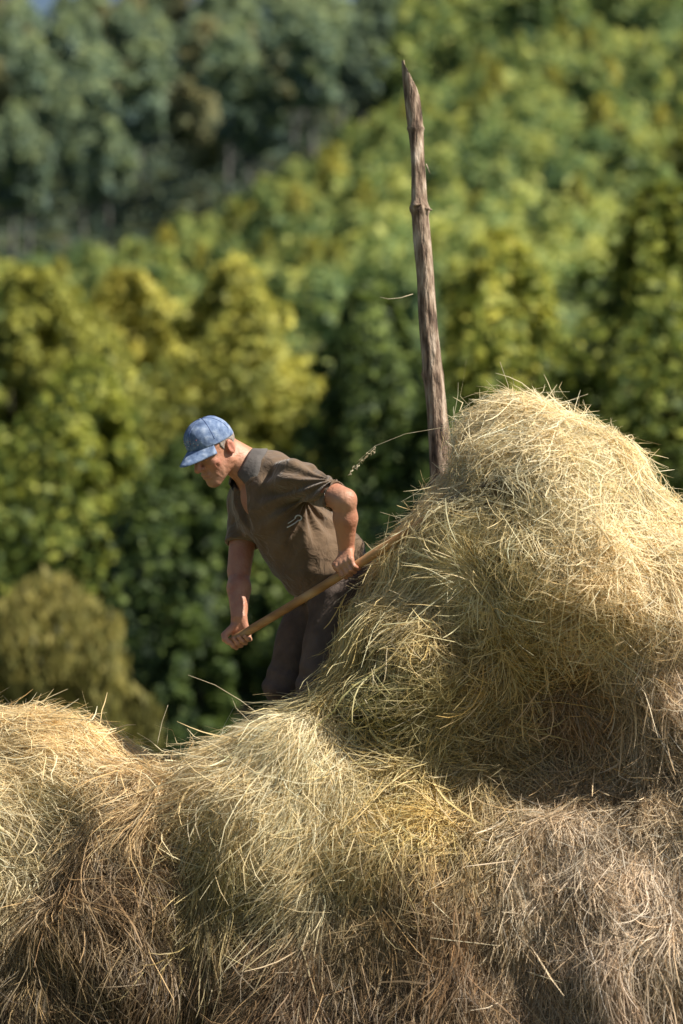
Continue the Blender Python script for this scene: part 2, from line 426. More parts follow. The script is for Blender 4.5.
# undergrowth that fills the slopes between the trees: one mass
def mass(name, n, y0, y1, leaf, hmax, mat, seed, label):
    r = np.random.default_rng(seed)
    y = np.sqrt(r.uniform(y0 ** 2, y1 ** 2, n)); px = r.uniform(-90, 775, n); x = (px - 341.5) * K * (y + 15)
    hn = wavenoise(seed, 1.1, 2)
    hh = hmax * np.clip(.5 + .5 * hn(np.stack([x, y, 0 * x], -1)), .05, 1)
    c = np.stack([x, y, terr(x, y) + hh * r.uniform(.3, 1, n)], -1)
    nrm = norm(r.normal(size=(n, 3)) * .6 + np.array([0, -.2, .8])); t1 = norm(np.cross(nrm, r.normal(size=(n, 3)))); t2 = np.cross(nrm, t1)
    s_ = leaf * r.uniform(.6, 1.4, (n, 1))
    V = np.stack([c - t1 * s_, c + t2 * s_ * .6, c + t1 * s_, c - t2 * s_ * .6], 1).reshape(-1, 3)
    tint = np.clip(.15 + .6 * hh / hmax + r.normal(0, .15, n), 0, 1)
    o = link(name, mesh(name, V, np.arange(n * 4).reshape(n, 4), mat, smooth=False, col=np.repeat(tint, 4)[:, None].repeat(3, 1)))
    tag(o, label, 'undergrowth', kind='stuff')
def young_wood(name, n, per, mat, seed, label):
    r = np.random.default_rng(seed)
    y = np.sqrt(r.uniform(190 ** 2, 428 ** 2, n)); px = r.uniform(-90, 775, n); x = (px - 341.5) * K * (y + 15); z = terr(x, y)
    hh = r.uniform(2.2, 5.0, n); ww = hh * r.uniform(.26, .42, n); k = np.repeat(np.arange(n), per)
    d = norm(r.normal(size=(n * per, 3))); d[:, 2] = np.abs(d[:, 2]) * np.where(r.random(n * per) < .7, 1, -1)
    rad = r.uniform(.55, 1.1, n * per) * (1 + .25 * np.sin(d[:, 0] * 5 + k) * np.sin(d[:, 2] * 6 + 2 * k))
    c = np.stack([x[k] + d[:, 0] * ww[k] * rad, y[k] + d[:, 1] * ww[k] * rad, z[k] + hh[k] * (.52 + .46 * d[:, 2] * rad)], -1)
    nrm = norm(d * .8 + r.normal(size=c.shape) * .5 + [0, 0, .3]); t1 = norm(np.cross(nrm, r.normal(size=c.shape))); t2 = np.cross(nrm, t1)
    s_ = .24 * np.exp(r.normal(0, .3, (len(c), 1)))
    V = np.stack([c - t1 * s_, c + t2 * s_ * .6, c + t1 * s_, c - t2 * s_ * .6], 1).reshape(-1, 3)
    tint = np.clip(r.uniform(.1, .75, n)[k] + .3 * d[:, 2] + r.normal(0, .18, len(k)), 0, 1)
    o = link(name, mesh(name, V, np.arange(len(c) * 4).reshape(-1, 4), mat, smooth=False, col=np.repeat(tint, 4)[:, None].repeat(3, 1)))
    tag(o, label, 'woodland', kind='stuff')
young_wood('young_woodland', 1300, 420, M_slope, 95, 'dense young woodland covering the bright hillside between the larger young trees')
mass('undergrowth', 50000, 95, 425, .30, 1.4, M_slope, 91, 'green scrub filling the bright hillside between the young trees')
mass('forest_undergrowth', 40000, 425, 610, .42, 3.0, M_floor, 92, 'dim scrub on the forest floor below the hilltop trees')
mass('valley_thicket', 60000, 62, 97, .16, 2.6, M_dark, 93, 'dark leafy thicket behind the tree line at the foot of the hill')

# ================================================================== HAY
_d1, _d2, _d3 = wavenoise(21, 4.2, 3, gain=.6), wavenoise(22, 2.1, 1), wavenoise(23, 10., 2)
def disp(p):
    low = np.clip((1.9 - p[..., 2]) / .6, 0, 1)
    return 1.3 * _d1(p) + 1.3 * _d2(p) + 0.8 * low * _d3(p * np.array([1, 1, .22]))
class Mound:
    def __init__(s, E, k=0.14): s.E = [(np.array(c), np.array(r)) for c, r in E]; s.k = k
    def sdf(s, p):
        return smin(s.own(p), s.others(p), .27) + .036 * disp(p)
    def own(s, p):
        d = None
        for c, r in s.E:
            e = ell(p, c, r); d = e if d is None else smin(d, e, s.k)
        return d
    def others(s, p):
        d = None
        for o in mounds.values():
            if o is s: continue
            e = o.own(p); d = e if d is None else smin(d, e, .15)
        return d
    def grad(s, p, e=.006):
        d0 = s.sdf(p); g = np.stack([s.sdf(p + np.array(v) * e) - d0 for v in ((1, 0, 0), (0, 1, 0), (0, 0, 1))], -1)
        return d0, norm(g + 1e-9)
def E(px, py, y, rx, rz, ry): return (P(px, py, y), (rx * S, ry, rz * S))
mounds = {
 'left': Mound([E(55, 812, .10, 108, 112, .52), E(-60, 860, .1, 130, 150, .6), E(60, 1110, .10, 210, 290, .60), E(128, 846, .0, 66, 78, .45), E(10, 1000, .05, 120, 170, .5)], k=.22),
 'mid': Mound([E(284, 812, -.10, 84, 90, .50), E(226, 842, -.10, 70, 84, .5), E(312, 776, -.10, 46, 58, .42), E(170, 872, -.06, 90, 98, .52), E(230, 1100, .06, 230, 300, .58), E(320, 1020, .35, 190, 225, .6), E(345, 850, -.22, 60, 90, .4), E(140, 990, -.10, 130, 170, .5)], k=.22),
 'right': Mound([E(534, 514, -.05, 62, 90, .46), E(504, 462, -.05, 30, 46, .28), E(562, 556, -.10, 90, 108, .55), E(655, 662, -.05, 105, 142, .62), E(575, 610, -.10, 100, 100, .54), E(600, 780, .0, 200, 230, .42), E(452, 640, -.12, 68, 122, .34), E(416, 690, -.18, 62, 96, .27), E(464, 590, -.16, 54, 74, .32), E(720, 800, 0, 150, 260, .65), E(470, 1000, .0, 260, 250, .6)], k=.13),
 'front': Mound([E(450, 975, -.25, 190, 170, .50), E(620, 960, -.15, 200, 210, .62), E(350, 985, -.22, 130, 140, .40), E(500, 1150, -.2, 330, 290, .75), E(720, 860, -.1, 130, 220, .62)], k=.24),
}
# hay colour with wall and flank shade painted in, and lie, by place: (px, py, rgb, (dx,dz), spread)
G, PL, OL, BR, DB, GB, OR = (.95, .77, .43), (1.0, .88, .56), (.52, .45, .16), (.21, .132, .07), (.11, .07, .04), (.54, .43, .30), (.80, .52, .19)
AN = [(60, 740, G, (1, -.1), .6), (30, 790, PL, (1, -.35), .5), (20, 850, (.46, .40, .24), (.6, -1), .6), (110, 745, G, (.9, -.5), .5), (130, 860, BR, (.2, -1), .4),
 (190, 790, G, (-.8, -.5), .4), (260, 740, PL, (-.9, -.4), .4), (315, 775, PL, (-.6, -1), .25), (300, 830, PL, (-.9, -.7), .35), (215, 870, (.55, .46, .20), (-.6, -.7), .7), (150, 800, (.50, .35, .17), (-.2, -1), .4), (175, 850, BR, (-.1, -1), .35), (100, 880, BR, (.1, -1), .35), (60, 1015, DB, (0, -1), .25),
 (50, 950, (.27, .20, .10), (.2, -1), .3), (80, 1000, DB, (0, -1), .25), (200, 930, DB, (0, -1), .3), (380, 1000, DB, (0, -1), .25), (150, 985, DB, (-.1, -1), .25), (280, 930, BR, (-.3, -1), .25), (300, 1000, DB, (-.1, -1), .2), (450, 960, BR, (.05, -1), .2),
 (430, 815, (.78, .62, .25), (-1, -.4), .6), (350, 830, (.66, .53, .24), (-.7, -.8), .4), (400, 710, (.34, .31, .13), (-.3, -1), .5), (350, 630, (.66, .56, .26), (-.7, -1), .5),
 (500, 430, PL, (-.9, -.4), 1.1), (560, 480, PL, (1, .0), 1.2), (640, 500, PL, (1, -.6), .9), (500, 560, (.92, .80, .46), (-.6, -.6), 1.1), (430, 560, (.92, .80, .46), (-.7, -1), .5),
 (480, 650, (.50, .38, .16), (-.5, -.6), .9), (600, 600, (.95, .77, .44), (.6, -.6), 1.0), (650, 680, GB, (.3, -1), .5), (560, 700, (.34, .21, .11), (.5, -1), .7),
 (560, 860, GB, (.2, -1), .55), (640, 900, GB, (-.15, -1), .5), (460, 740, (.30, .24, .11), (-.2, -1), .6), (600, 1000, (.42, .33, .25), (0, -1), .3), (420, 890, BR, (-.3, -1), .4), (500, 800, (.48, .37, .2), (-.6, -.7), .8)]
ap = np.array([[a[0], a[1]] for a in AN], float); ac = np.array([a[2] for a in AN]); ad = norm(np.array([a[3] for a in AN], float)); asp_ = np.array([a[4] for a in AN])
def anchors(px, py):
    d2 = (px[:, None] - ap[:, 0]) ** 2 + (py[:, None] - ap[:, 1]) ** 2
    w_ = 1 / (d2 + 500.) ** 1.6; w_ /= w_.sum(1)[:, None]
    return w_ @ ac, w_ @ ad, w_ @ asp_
M_straw = leafy('dry_hay', None, trans=.3, rough=.5)
M_core = noise_mat('packed_hay', [(.3, (.12, .085, .04)), (.7, (.30, .22, .11))], scale=14, stretch=(1, 1, .3), bump=.02)
def sample(m, n, others, seed):
    r = np.random.default_rng(seed); pts = []
    area = np.array([(q[1][0] * q[1][1] + q[1][1] * q[1][2] + q[1][0] * q[1][2]) for q in m.E]); area /= area.sum()
    k = r.choice(len(m.E), n, p=area); d = norm(r.normal(size=(n, 3)))
    c = np.array([q[0] for q in m.E])[k]; rr = np.array([q[1] for q in m.E])[k]
    p = c + d * rr
    p = p[m.sdf(p) > -.16]
    for _ in range(3):
        s_, g = m.grad(p); p = p - g * s_[:, None] * .9
    s_, g = m.grad(p)
    keep = (np.abs(s_) < .02) & (p[:, 2] > .25)
    keep &= m.own(p) < m.others(p) + .01
    return p[keep], g[keep]
pocket = wavenoise(35, 17, 2)
curlA, curlB, curlC = wavenoise(31, 7, 2), wavenoise(32, 7, 2), wavenoise(33, 7, 2)
def strands(m, others, n, seed, seg=5, wid=(.0006, .0015), length=(.08, .24), hgt=(-.03, .03), lift=0., nclump=None, bright=1.0):
    r = np.random.default_rng(seed)
    nc = nclump or max(50, n // 34)
    pc, gc = sample(m, nc * 4, others, seed)
    # cull what faces away from the open side: keep a thinner cover there
    fac = -(gc[:, 1]) + .5 * gc[:, 2]
    keep = (fac > -.15) | (r.random(len(pc)) < .25); pc, gc = pc[keep], gc[keep]
    px, py = proj(pc); keep = ((py < 1075) & (px > -60) & (px < 745)) | (r.random(len(pc)) < .22); pc, gc = pc[keep], gc[keep]
    if len(pc) > nc: q = r.choice(len(pc), nc, replace=False); pc, gc = pc[q], gc[q]
    nc = len(pc); per = int(n / nc)
    k = np.repeat(np.arange(nc), per); n = len(k)
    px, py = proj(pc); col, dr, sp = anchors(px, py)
    cd = r.normal(size=(nc, 3)) * sp[:, None] * .55; ctint = np.exp(r.normal(0, .24, nc)); ch = r.normal(0.004, .016, nc) + .020 * pocket(pc * np.array([1, 1, .45])) - .004; chue = r.normal(0, 1, nc)
    t1 = norm(np.cross(gc, r.normal(size=(nc, 3)))); t2 = np.cross(gc, t1)
    u = r.normal(size=(n, 2)) * r.uniform(.018, .055, nc)[k][:, None]
    p = pc[k] + t1[k] * u[:, :1] + t2[k] * u[:, 1:]
    L = r.uniform(length[0], length[1], n) * np.where(r.random(n) < .06, 1.6, 1)
    h0 = r.uniform(hgt[0], hgt[1], n) + ch[k]
    liftv = np.where(r.random(n) < .09 + lift, r.uniform(.01, .10, n), 0)
    cl = np.where(r.random(nc) < .07, r.uniform(.02, .075, nc), 0); liftv = liftv + cl[k] * r.uniform(.3, 1, n)
    loosen = np.clip(sp / .6, .35, 1.3)[k][:, None]; L = L * np.clip(2.3 - 1.5 * loosen[:, 0], .9, 1.75)
    base = np.stack([dr[k, 0], -.15 + 0 * dr[k, 0], dr[k, 1]], -1) + cd[k] + r.normal(size=(n, 3)) * (sp[k] * .55 + .12)[:, None]
    base[:, 1] *= .8
    W = r.uniform(wid[0], wid[1], n) * np.where(r.random(n) < .05, 1.7, 1)
    pts = [p]; g = m.grad(p)[1]; d0, g = m.grad(p); p = p - g * (d0 - h0)[:, None]; pts = [p]; Gs = [g]
    kink = r.normal(size=(n, 3)) * .22 * np.where(r.random(n) < .12, 4, 1)[:, None]
    kink = kink * loosen
    d = base
    for s_ in range(seg - 1):
        cur = np.stack([curlA(p), curlB(p), curlC(p)], -1) * .38
        dd = d + cur * loosen + kink * s_ + r.normal(size=(n, 3)) * .07
        dd = dd - g * (dd * g).sum(1)[:, None] * .9; dd = norm(dd)
        p = p + dd * (L / (seg - 1))[:, None]
        ds, g = m.grad(p); tgt = h0 + liftv * ((s_ + 1) / (seg - 1)) ** 2
        p = p - g * (np.clip(ds - tgt, -.03, .03) * .75)[:, None]
        pts.append(p); Gs.append(g)
    A = np.stack(pts, 1); Gn = np.stack(Gs, 1)
    T = norm(np.gradient(A, axis=1))
    a = r.uniform(-.8, .8, n)[:, None, None] + np.linspace(0, 1, seg)[None, :, None] * r.normal(0, .6, n)[:, None, None]
    side = norm(np.cross(T, Gn) + 1e-6); up = np.cross(side, T)
    sd = side * np.cos(a) + up * np.sin(a)
    wp = (W[:, None] * np.array([1.0] * (seg - 1) + [.35])[None, :])[..., None]
    V = np.stack([A - sd * wp, A + sd * wp], 2)      # n, seg, 2, 3
    base_i = (np.arange(n) * seg * 2)[:, None] + (np.arange(seg - 1) * 2)[None, :]
    F = np.stack([base_i, base_i + 1, base_i + 3, base_i + 2], -1).reshape(-1, 4)
    c = col[k] * ctint[k][:, None] * np.exp(r.normal(0, 1, n) * np.clip(.62 - .3 * loosen[:, 0], .28, .5))[:, None] * bright
    hu = np.clip(chue[k] * .5 + r.normal(0, .7, n), -2, 2)[:, None]
    c = c * (1 + hu * np.array([.07, .0, -.10]))
    pale = r.random(n) < .10; lum = np.clip(c[pale].mean(1) / .35, .45, 1)[:, None]; c[pale] = c[pale] * .5 + np.array([.42, .35, .24]) * lum
    dark = r.random(n) < .08; c[dark] *= .5
    # strands deeper in the heap are coloured darker, painting the shade of the pockets
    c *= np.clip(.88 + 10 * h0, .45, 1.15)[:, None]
    c = np.clip(c, .01, 4) * np.array([1.0, .985, 1.0]); c = c * np.minimum(1, .95 / c.max(1))[:, None]
    cc = np.repeat(c, seg * 2, axis=0)
    return V.reshape(-1, 3), F, cc
HAYN = {'left': 95000, 'mid': 120000, 'right': 200000, 'front': 140000}
hay_info = {
 'left': ('hay_mound', 'low golden hay mound at the left edge with a dark drooping front'),
 'mid': ('hay_mound', 'hay mound in the middle under the man, pale combed straw on its crest'),
 'right': ('hay_mound', 'tallest hay mound, peaked pale green straw heap right of the pole'),
 'front': ('hay_mound', 'brown grey front bank of hanging hay at the lower right')}
hay_roots = {}
for i, (nm, m) in enumerate(mounds.items()):
    others = [o for q, o in mounds.items() if q != nm]
    c0 = np.mean([q[0] for q in m.E], axis=0)
    root = thing(hay_info[nm][0], hay_info[nm][1], 'hay', (c0[0], c0[1], 0), group=None); hay_roots[nm] = root
    lo = np.min([q[0] - q[1] for q in m.E], axis=0) - .15; hi = np.max([q[0] + q[1] for q in m.E], axis=0) + .15
    lo[2] = -.1
    f = Field(lo, hi, .03); f._op(lambda g: np.maximum(m.sdf(g) + .030, m.own(g) - m.others(g) - .02), lo, hi, 0, 'u')
    f.cut(lambda g: g[..., 2] * -1.0 + 0.02, k=0)
    Vc, Fc = f.mesh(); part('packed_core', Vc, Fc, M_core, root)
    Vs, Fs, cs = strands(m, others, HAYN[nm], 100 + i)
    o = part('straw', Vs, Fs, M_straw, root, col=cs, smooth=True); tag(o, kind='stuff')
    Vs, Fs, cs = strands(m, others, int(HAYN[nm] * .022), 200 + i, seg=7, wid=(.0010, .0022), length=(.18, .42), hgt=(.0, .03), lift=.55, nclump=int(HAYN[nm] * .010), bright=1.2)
    o = part('loose_stalks', Vs, Fs, M_straw, root, col=cs, smooth=True); tag(o, kind='stuff')

# single stalks one can point at
M_stalk = noise_mat('pale_stalk', [(.3, (.50, .41, .25)), (.7, (.72, .64, .46))], scale=30)
def stalk(pts, rad, parent, name='bent_stalk', mat=None, label=None):
    pp = np.array([P(*q) for q in pts]); 
    t = np.linspace(0, len(pp) - 1, (len(pp) - 1) * 5 + 1)
    # smooth interpolation
    sm = np.stack([np.interp(t, np.arange(len(pp)), pp[:, i]) for i in range(3)], -1)
    V, F = tube_tri(sm, np.linspace(rad, rad * .5, len(sm)), 5)
    o = part(name, V, F, mat or M_stalk, parent)
    if label: o['label'] = label
    return o
def front_y(px, py, names=('right', 'front', 'mid', 'left')):
    """depth of the hay surface on this line of sight"""
    ys_ = np.linspace(-1.6, .9, 260); pts = np.array([P(px, py, y) for y in ys_])
    d = mounds['mid'].sdf(pts); k = np.argmax(d < 0)
    return ys_[k] - .03 if d[k] < 0 else .1
def surf_stalk(pp, rad, parent, label=None, off=.03):
    return stalk([(a, b, front_y(a, b) - off) for a, b in pp], rad, parent, label=label)
surf_stalk([(560, 787), (603, 774), (616, 742), (634, 740)], .0028, hay_roots['front'], 'long bent white stalk')
surf_stalk([(530, 806), (545, 867)], .0026, hay_roots['front'])
surf_stalk([(510, 822), (506, 862), (484, 874)], .0024, hay_roots['front'])
surf_stalk([(432, 902), (470, 938)], .0026, hay_roots['front'])
surf_stalk([(430, 938), (500, 946)], .0022, hay_roots['front'])
surf_stalk([(528, 972), (562, 983)], .0026, hay_roots['front'])
surf_stalk([(562, 888), (600, 889)], .0026, hay_roots['front'])
surf_stalk([(160, 845), (185, 850), (218, 856)], .0022, hay_roots['mid'])
surf_stalk([(228, 918), (252, 888), (275, 860)], .0024, hay_roots['mid'])
surf_stalk([(212, 990), (208, 1005), (190, 1010)], .0022, hay_roots['mid'])
surf_stalk([(365, 700), (385, 735), (400, 760)], .0022, hay_roots['right'])
stalk([(157, 745, -.3), (162, 722, -.3), (168, 705, -.3)], .0016, hay_roots['mid'])
stalk([(260, 715, -.2), (240, 700, -.2), (215, 685, -.22), (188, 675, -.25)], .0016, hay_roots['mid'], label='long thin stalk reaching left over the gap')
stalk([(250, 722, -.2), (236, 708, -.2), (232, 698, -.2)], .0013, hay_roots['mid'])
stalk([(512, 410, -.05), (508, 385, -.05), (500, 362, -.05)], .0016, hay_roots['right'])
stalk([(545, 412, -.1), (565, 402, -.1), (588, 394, -.1)], .0015, hay_roots['right'])
stalk([(420, 530, -.2), (400, 518, -.2), (380, 512, -.2)], .0013, hay_roots['right'])
# seed-headed grass arching out of the tall mound
sh = stalk([(470, 430, .05), (440, 428, .05), (405, 434, .05), (375, 446, .05), (357, 462, .05)], .0011, hay_roots['right'], 'seeding_grass')
sd = []
for i in range(40):
    t = i / 40; c = P(375 - 26 * t, 448 + 26 * t + rng.normal(0, 1), .05) + rng.normal(0, .003, 3)
    d = norm(np.array([-.5, 0, -.6]) + rng.normal(0, .5, 3)); sd.append(tube_tri(np.array([c, c + d * .006, c + d * .013]), np.array([.0006, .0022, .0004]), 4))
Vh, Fh = merge(sd); part('seed_head', Vh, Fh, M_stalk, sh)

# ================================================================== POLE
M_pole = noise_mat('weathered_wood', [(.30, (.035, .024, .018)), (.43, (.20, .135, .095)), (.56, (.40, .30, .22)), (.72, (.70, .58, .47))], scale=16, stretch=(2.2, 2.2, .55), detail=9, rough=.9, bump=.02, bscale=26)
PY = .55
pl_pts = [(452, 640), (449, 560), (443, 490), (438, 430), (432, 370), (427, 310), (423, 250), (420, 208), (418, 165), (415, 125), (412, 95), (410, 78), (409, 58)]
pw = [26, 25, 23.5, 22, 20.5, 20, 20, 19, 18, 17.5, 16.5, 15.5, 14.5]
pp = np.array([P(a, b, PY) for a, b in pl_pts]); pr = np.array(pw) * K * (PY + 15) / 2
gnd = pp[0] + (pp[0] - pp[1]) * (pp[0][2] + .3) / (pp[1][2] - pp[0][2]); pp = np.vstack([gnd, pp]); pr = np.concatenate([[.06], pr])
n_ = 170; tt = np.linspace(0, len(pp) - 1, n_); path = np.stack([np.interp(tt, np.arange(len(pp)), pp[:, i]) for i in range(3)], -1)
ker = np.ones(7) / 7; path[3:-3] = np.stack([np.convolve(path[:, i], ker, 'valid') for i in range(3)], -1)
rad = np.interp(tt, np.arange(len(pp)), pr)
seg = 28; pn = wavenoise(51, 30, 3); pn2 = wavenoise(52, 9, 2); V = []
zk = [P(420, 209, PY)[2], P(415, 129, PY)[2], P(433, 375, PY)[2]]
for i in range(n_):
    a = np.arange(seg) * 2 * math.pi / seg; dirs = np.stack([np.cos(a), np.sin(a), 0 * a], -1)
    q = path[i] + dirs * rad[i]
    rr = rad[i] * (1 + .10 * pn(np.stack([q[:, 0] * 1.3, q[:, 1] * 1.3, q[:, 2] * .16], -1)) + .05 * pn2(q))
    z = path[i][2]
    rr = rr + .010 * math.exp(-((z - zk[0]) / .018) ** 2) + .0055 * math.exp(-((z - zk[1]) / .008) ** 2) + .005 * math.exp(-((z - zk[2]) / .02) ** 2) * (1 + np.cos(a - 2))
    V.append(path[i] + dirs * rr[:, None])
V = np.array(V); 
# slanting broken top: left side runs up to a point, right side is cut down
top = V[-1].copy(); cx_ = path[-1]
tl = P(402.5, 62, PY); zcut = tl[2] - (V[..., 0] - tl[0]) * 2.0 + .004 * pn(V * 2.0)
V[..., 2] = np.minimum(V[..., 2], zcut)
Vp = V.reshape(-1, 3); Fp = []
for i in range(n_ - 1):
    for j in range(seg): j2 = (j + 1) % seg; Fp += [(i * seg + j, i * seg + j2, (i + 1) * seg + j2), (i * seg + j, (i + 1) * seg + j2, (i + 1) * seg + j)]
Vp = np.vstack([Vp, V[-1].mean(0)]); 
for j in range(seg): Fp.append(((n_ - 1) * seg + j, (n_ - 1) * seg + (j + 1) % seg, len(Vp) - 1))
pole = thing('wooden_pole', 'weathered grey brown wooden pole with slanting broken tip standing up behind the hay', 'pole', gnd * np.array([1, 1, 0]))
part('shaft', Vp, np.array(Fp), M_pole, pole)
def twig(a, b, r0, name):
    V, F = tube_tri(np.array([P(*a), (P(*a) + P(*b)) / 2 + [0, 0, .002], P(*b)]), np.array([r0, r0 * .7, r0 * .4]), 7); return part(name, V, F, M_pole, pole)
twig((424, 209, PY - .03), (432, 210, PY - .03), .008, 'knot_stub')
twig((413, 206, PY - .04), (421, 204, PY - .045), .009, 'knot_stub')
twig((426, 164, PY - .02), (430, 174, PY - .02), .003, 'bark_splinter')
twig((405, 74, PY), (404, 60, PY), .004, 'tip_splinter')
ds_ = [P(413, 294, PY - .03), P(400, 298, PY - .03), P(388, 299, PY - .03), P(380, 297, PY - .03)]
V, F = tube_tri(np.array(ds_), np.array([.0016, .0016, .0014, .0010]), 5); part('dry_stem', V, F, M_stalk, pole)

# ================================================================== MAN
SK, NB = {}, {}
sh_n, sh_f = P(294, 479, -.14), P(247, 503, .17)
el_n, wr_n = P(345, 500, -.33), P(346, 548, -.235)
el_f, wr_f = P(239, 571, .08), P(239, 617, -.045)
neck, hip = P(248, 470, .02), P(334, 592, .06)
hip_n, hip_f = P(338, 600, -.03), P(314, 602, .15)
kn_n, kn_f = P(316, 700, -.10), P(284, 688, .10)
an_n, an_f = P(338, 796, .03), P(310, 794, .22)
hd_f, hd_n = P(238, 637, -.08), P(349, 567, -.255)
Ut = norm(neck - hip); Lt = norm(sh_n - sh_f); Lt = norm(Lt - Ut * (Lt @ Ut)); Ft = np.cross(Lt, Ut)
Mt = np.stack([Ft, Lt, Ut])
def T3(f, l, u): return hip + Ft * f + Lt * l + Ut * u      # torso coordinates, metres
HO = P(215.5, 450, -.03); pt, yw = R(32), R(44)
Fh = np.array([-math.cos(pt) * math.cos(yw), -math.cos(pt) * math.sin(yw), -math.sin(pt)])
Uh = np.array([-math.sin(pt) * math.cos(yw), -math.sin(pt) * math.sin(yw), math.cos(pt)]); Lh = np.cross(Uh, Fh)
Mh = np.stack([Fh, Lh, Uh])
def H3(f, l, u): return HO + Fh * f + Lh * l + Uh * u

spine = np.linalg.norm(neck - hip)
def torso(f, o, k=.05):
    """shared body of the trunk, grown by o"""
    f.ell(T3(.012, 0, spine * .66), (.128 + o, .172 + o, .19 + o), Mt, k)
    f.ell(T3(-.030, 0, spine * .74), (.10 + o, .165 + o, .15 + o), Mt, k)
    f.ell(T3(.020, 0, spine * .33), (.113 + o, .150 + o, .18 + o), Mt, k)
    f.ell(T3(-.005, 0, .0), (.125 + o, .168 + o, .14 + o), Mt, k)
    f.ell(T3(-.035, 0, spine * .90), (.085 + o, .14 + o, .08 + o), Mt, k)
    f.ell(T3(-.060, 0, spine * .80), (.085 + o, .14 + o, .13 + o), Mt, k)
    f.ell(T3(-.065, 0, spine * .62), (.095 + o, .15 + o, .17 + o), Mt, k)
def dirs_perp(Hx):
    up = np.array([0, 0, 1.0]); up = norm(up - Hx * (up @ Hx)); cm = norm(np.cross(up, Hx)); 
    if cm[1] > 0: cm = -cm
    return up, cm
Hx = norm(hd_n - hd_f); eup, ecm = dirs_perp(Hx)
def ring(c, s_, phi, rr): a = R(phi); return c + Hx * s_ + (eup * math.cos(a) + ecm * math.sin(a)) * rr
def hand(f, c, wr, a0, sgn, spread=.0205, thumb=None):
    """fist round the handle: a0 = angle of the knuckles, fingers run on by sgn*angle"""
    kn = []
    for i in range(4):                                     # 0 index .. 3 little
        s_ = (-.031 + i * spread) ; ln = [1, 1.06, 1.0, .85][i]; r_ = [.0098, .0102, .0098, .0088][i]
        k0 = ring(c, s_, a0, .034)
        p1 = ring(c, s_, a0 + sgn * 62 * ln, .0335 * (.96 + .04 * i)); p2 = ring(c, s_ + .001, a0 + sgn * 118 * ln, .0275); p3 = ring(c, s_ + .001, a0 + sgn * 165 * ln, .0255)
        f.cone(k0, p1, r_ * 1.08, r_, .004); f.cone(p1, p2, r_ * 1.04, r_ * .93, .003); f.cone(p2, p3, r_ * .95, r_ * .82, .003)
        kn.append(k0)
    kn = np.array(kn); base = wr
    for i in range(4):
        b = base + Hx * (-.016 + .0105 * i)
        f.cone(b, kn[i], .017, .0125, .012)
    t0, t1, t2, t3 = thumb
    f.cone(t0, t1, .016, .0145, .012); f.cone(t1, t2, .0128, .0118, .004); f.cone(t2, t3, .0118, .0095, .003)
zs = np.concatenate([np.arange(P(0, 830)[2], P(0, 670)[2], .009), np.arange(P(0, 670)[2], P(0, 408)[2], .0032)])
lo = P(165, 840, 0); hi = P(392, 405, 0); lo[1] = -.48; hi[1] = .40
f = Field(lo, hi, .0032, zs)
torso(f, -.012)
for s_, e_, w_, k in ((sh_n, el_n, wr_n, 1), (sh_f, el_f, wr_f, 1)):
    f.ell(s_, (.058, .058, .058), None, .05)
    f.cone(s_, e_, .054, .043, .03); f.cone(s_ * .5 + e_ * .5, e_ * .85 + s_ * .15, .048, .042, .02)
    f.cone(e_, e_ * .62 + w_ * .38, .041, .043, .02); f.cone(e_ * .62 + w_ * .38, w_, .046, .031, .02)
hand(f, hd_n, wr_n + (hd_n - wr_n) * .18, 62, 1, thumb=[wr_n + (hd_n - wr_n) * .35 - Hx * .015, ring(hd_n, -.040, 20, .036), ring(hd_n, -.050, -20, .030), ring(hd_n, -.052, -55, .027)])
hand(f, hd_f, wr_f + (hd_f - wr_f) * .12, -88, -1, thumb=[wr_f + (hd_f - wr_f) * .3 - Hx * .012, ring(hd_f, -.040, 25, .034), ring(hd_f, -.042, 62, .031), ring(hd_f, -.036, 100, .029)])
for h_, k_, a_ in ((hip_n, kn_n, an_n), (hip_f, kn_f, an_f)):
    f.cone(h_, k_, .080, .052, .04); f.cone(k_, k_ * .6 + a_ * .4, .050, .052, .02); f.cone(k_ * .6 + a_ * .4, a_, .05, .036, .02)
# neck and head
f.cone(H3(-.030, 0, -.03), neck + Ut * -.01, .055, .064, .03)
f.cone(H3(-.04, 0, .0), T3(-.05, 0, spine * .95), .045, .06, .03)
f.ell(H3(0, 0, .042), (.093, .075, .086), Mh, .02)
f.ell(H3(.045, 0, -.022), (.052, .060, .085), Mh, .03)
for s_ in (-1, 1):
    f.cone(H3(-.002, s_ * .052, -.045), H3(.070, s_ * .012, -.100), .022, .020, .025)
    f.ell(H3(.066, s_ * .043, -.020), (.020, .018, .018), Mh, .02)
    f.cone(H3(.090, s_ * .014, .034), H3(.080, s_ * .046, .032), .010, .008, .012)
f.ell(H3(.068, 0, -.062), (.032, .034, .034), Mh, .02)
f.ell(H3(.080, 0, -.102), (.018, .020, .015), Mh, .015)
for s_ in (-1, 1):
    f.ell(H3(.104, s_ * .031, .012), (.017, .016, .012), Mh, .012, 's')
    f.ell(H3(.0825, s_ * .031, .011), (.0135, .0145, .0125), Mh, .004)
f.cone(H3(.092, 0, .026), H3(.124, 0, -.022), .0095, .0140, .012)
for s_ in (-1, 1): f.ell(H3(.108, s_ * .013, -.026), (.010, .0075, .0075), Mh, .006)
f.cone(H3(.099, -.018, -.058), H3(.099, .018, -.058), .006, .006, .006); f.cone(H3(.096, -.016, -.072), H3(.096, .016, -.072), .0065, .0065, .006)
f.cone(H3(.104, -.020, -.065), H3(.104, .020, -.065), .0022, .0022, .004, 's')
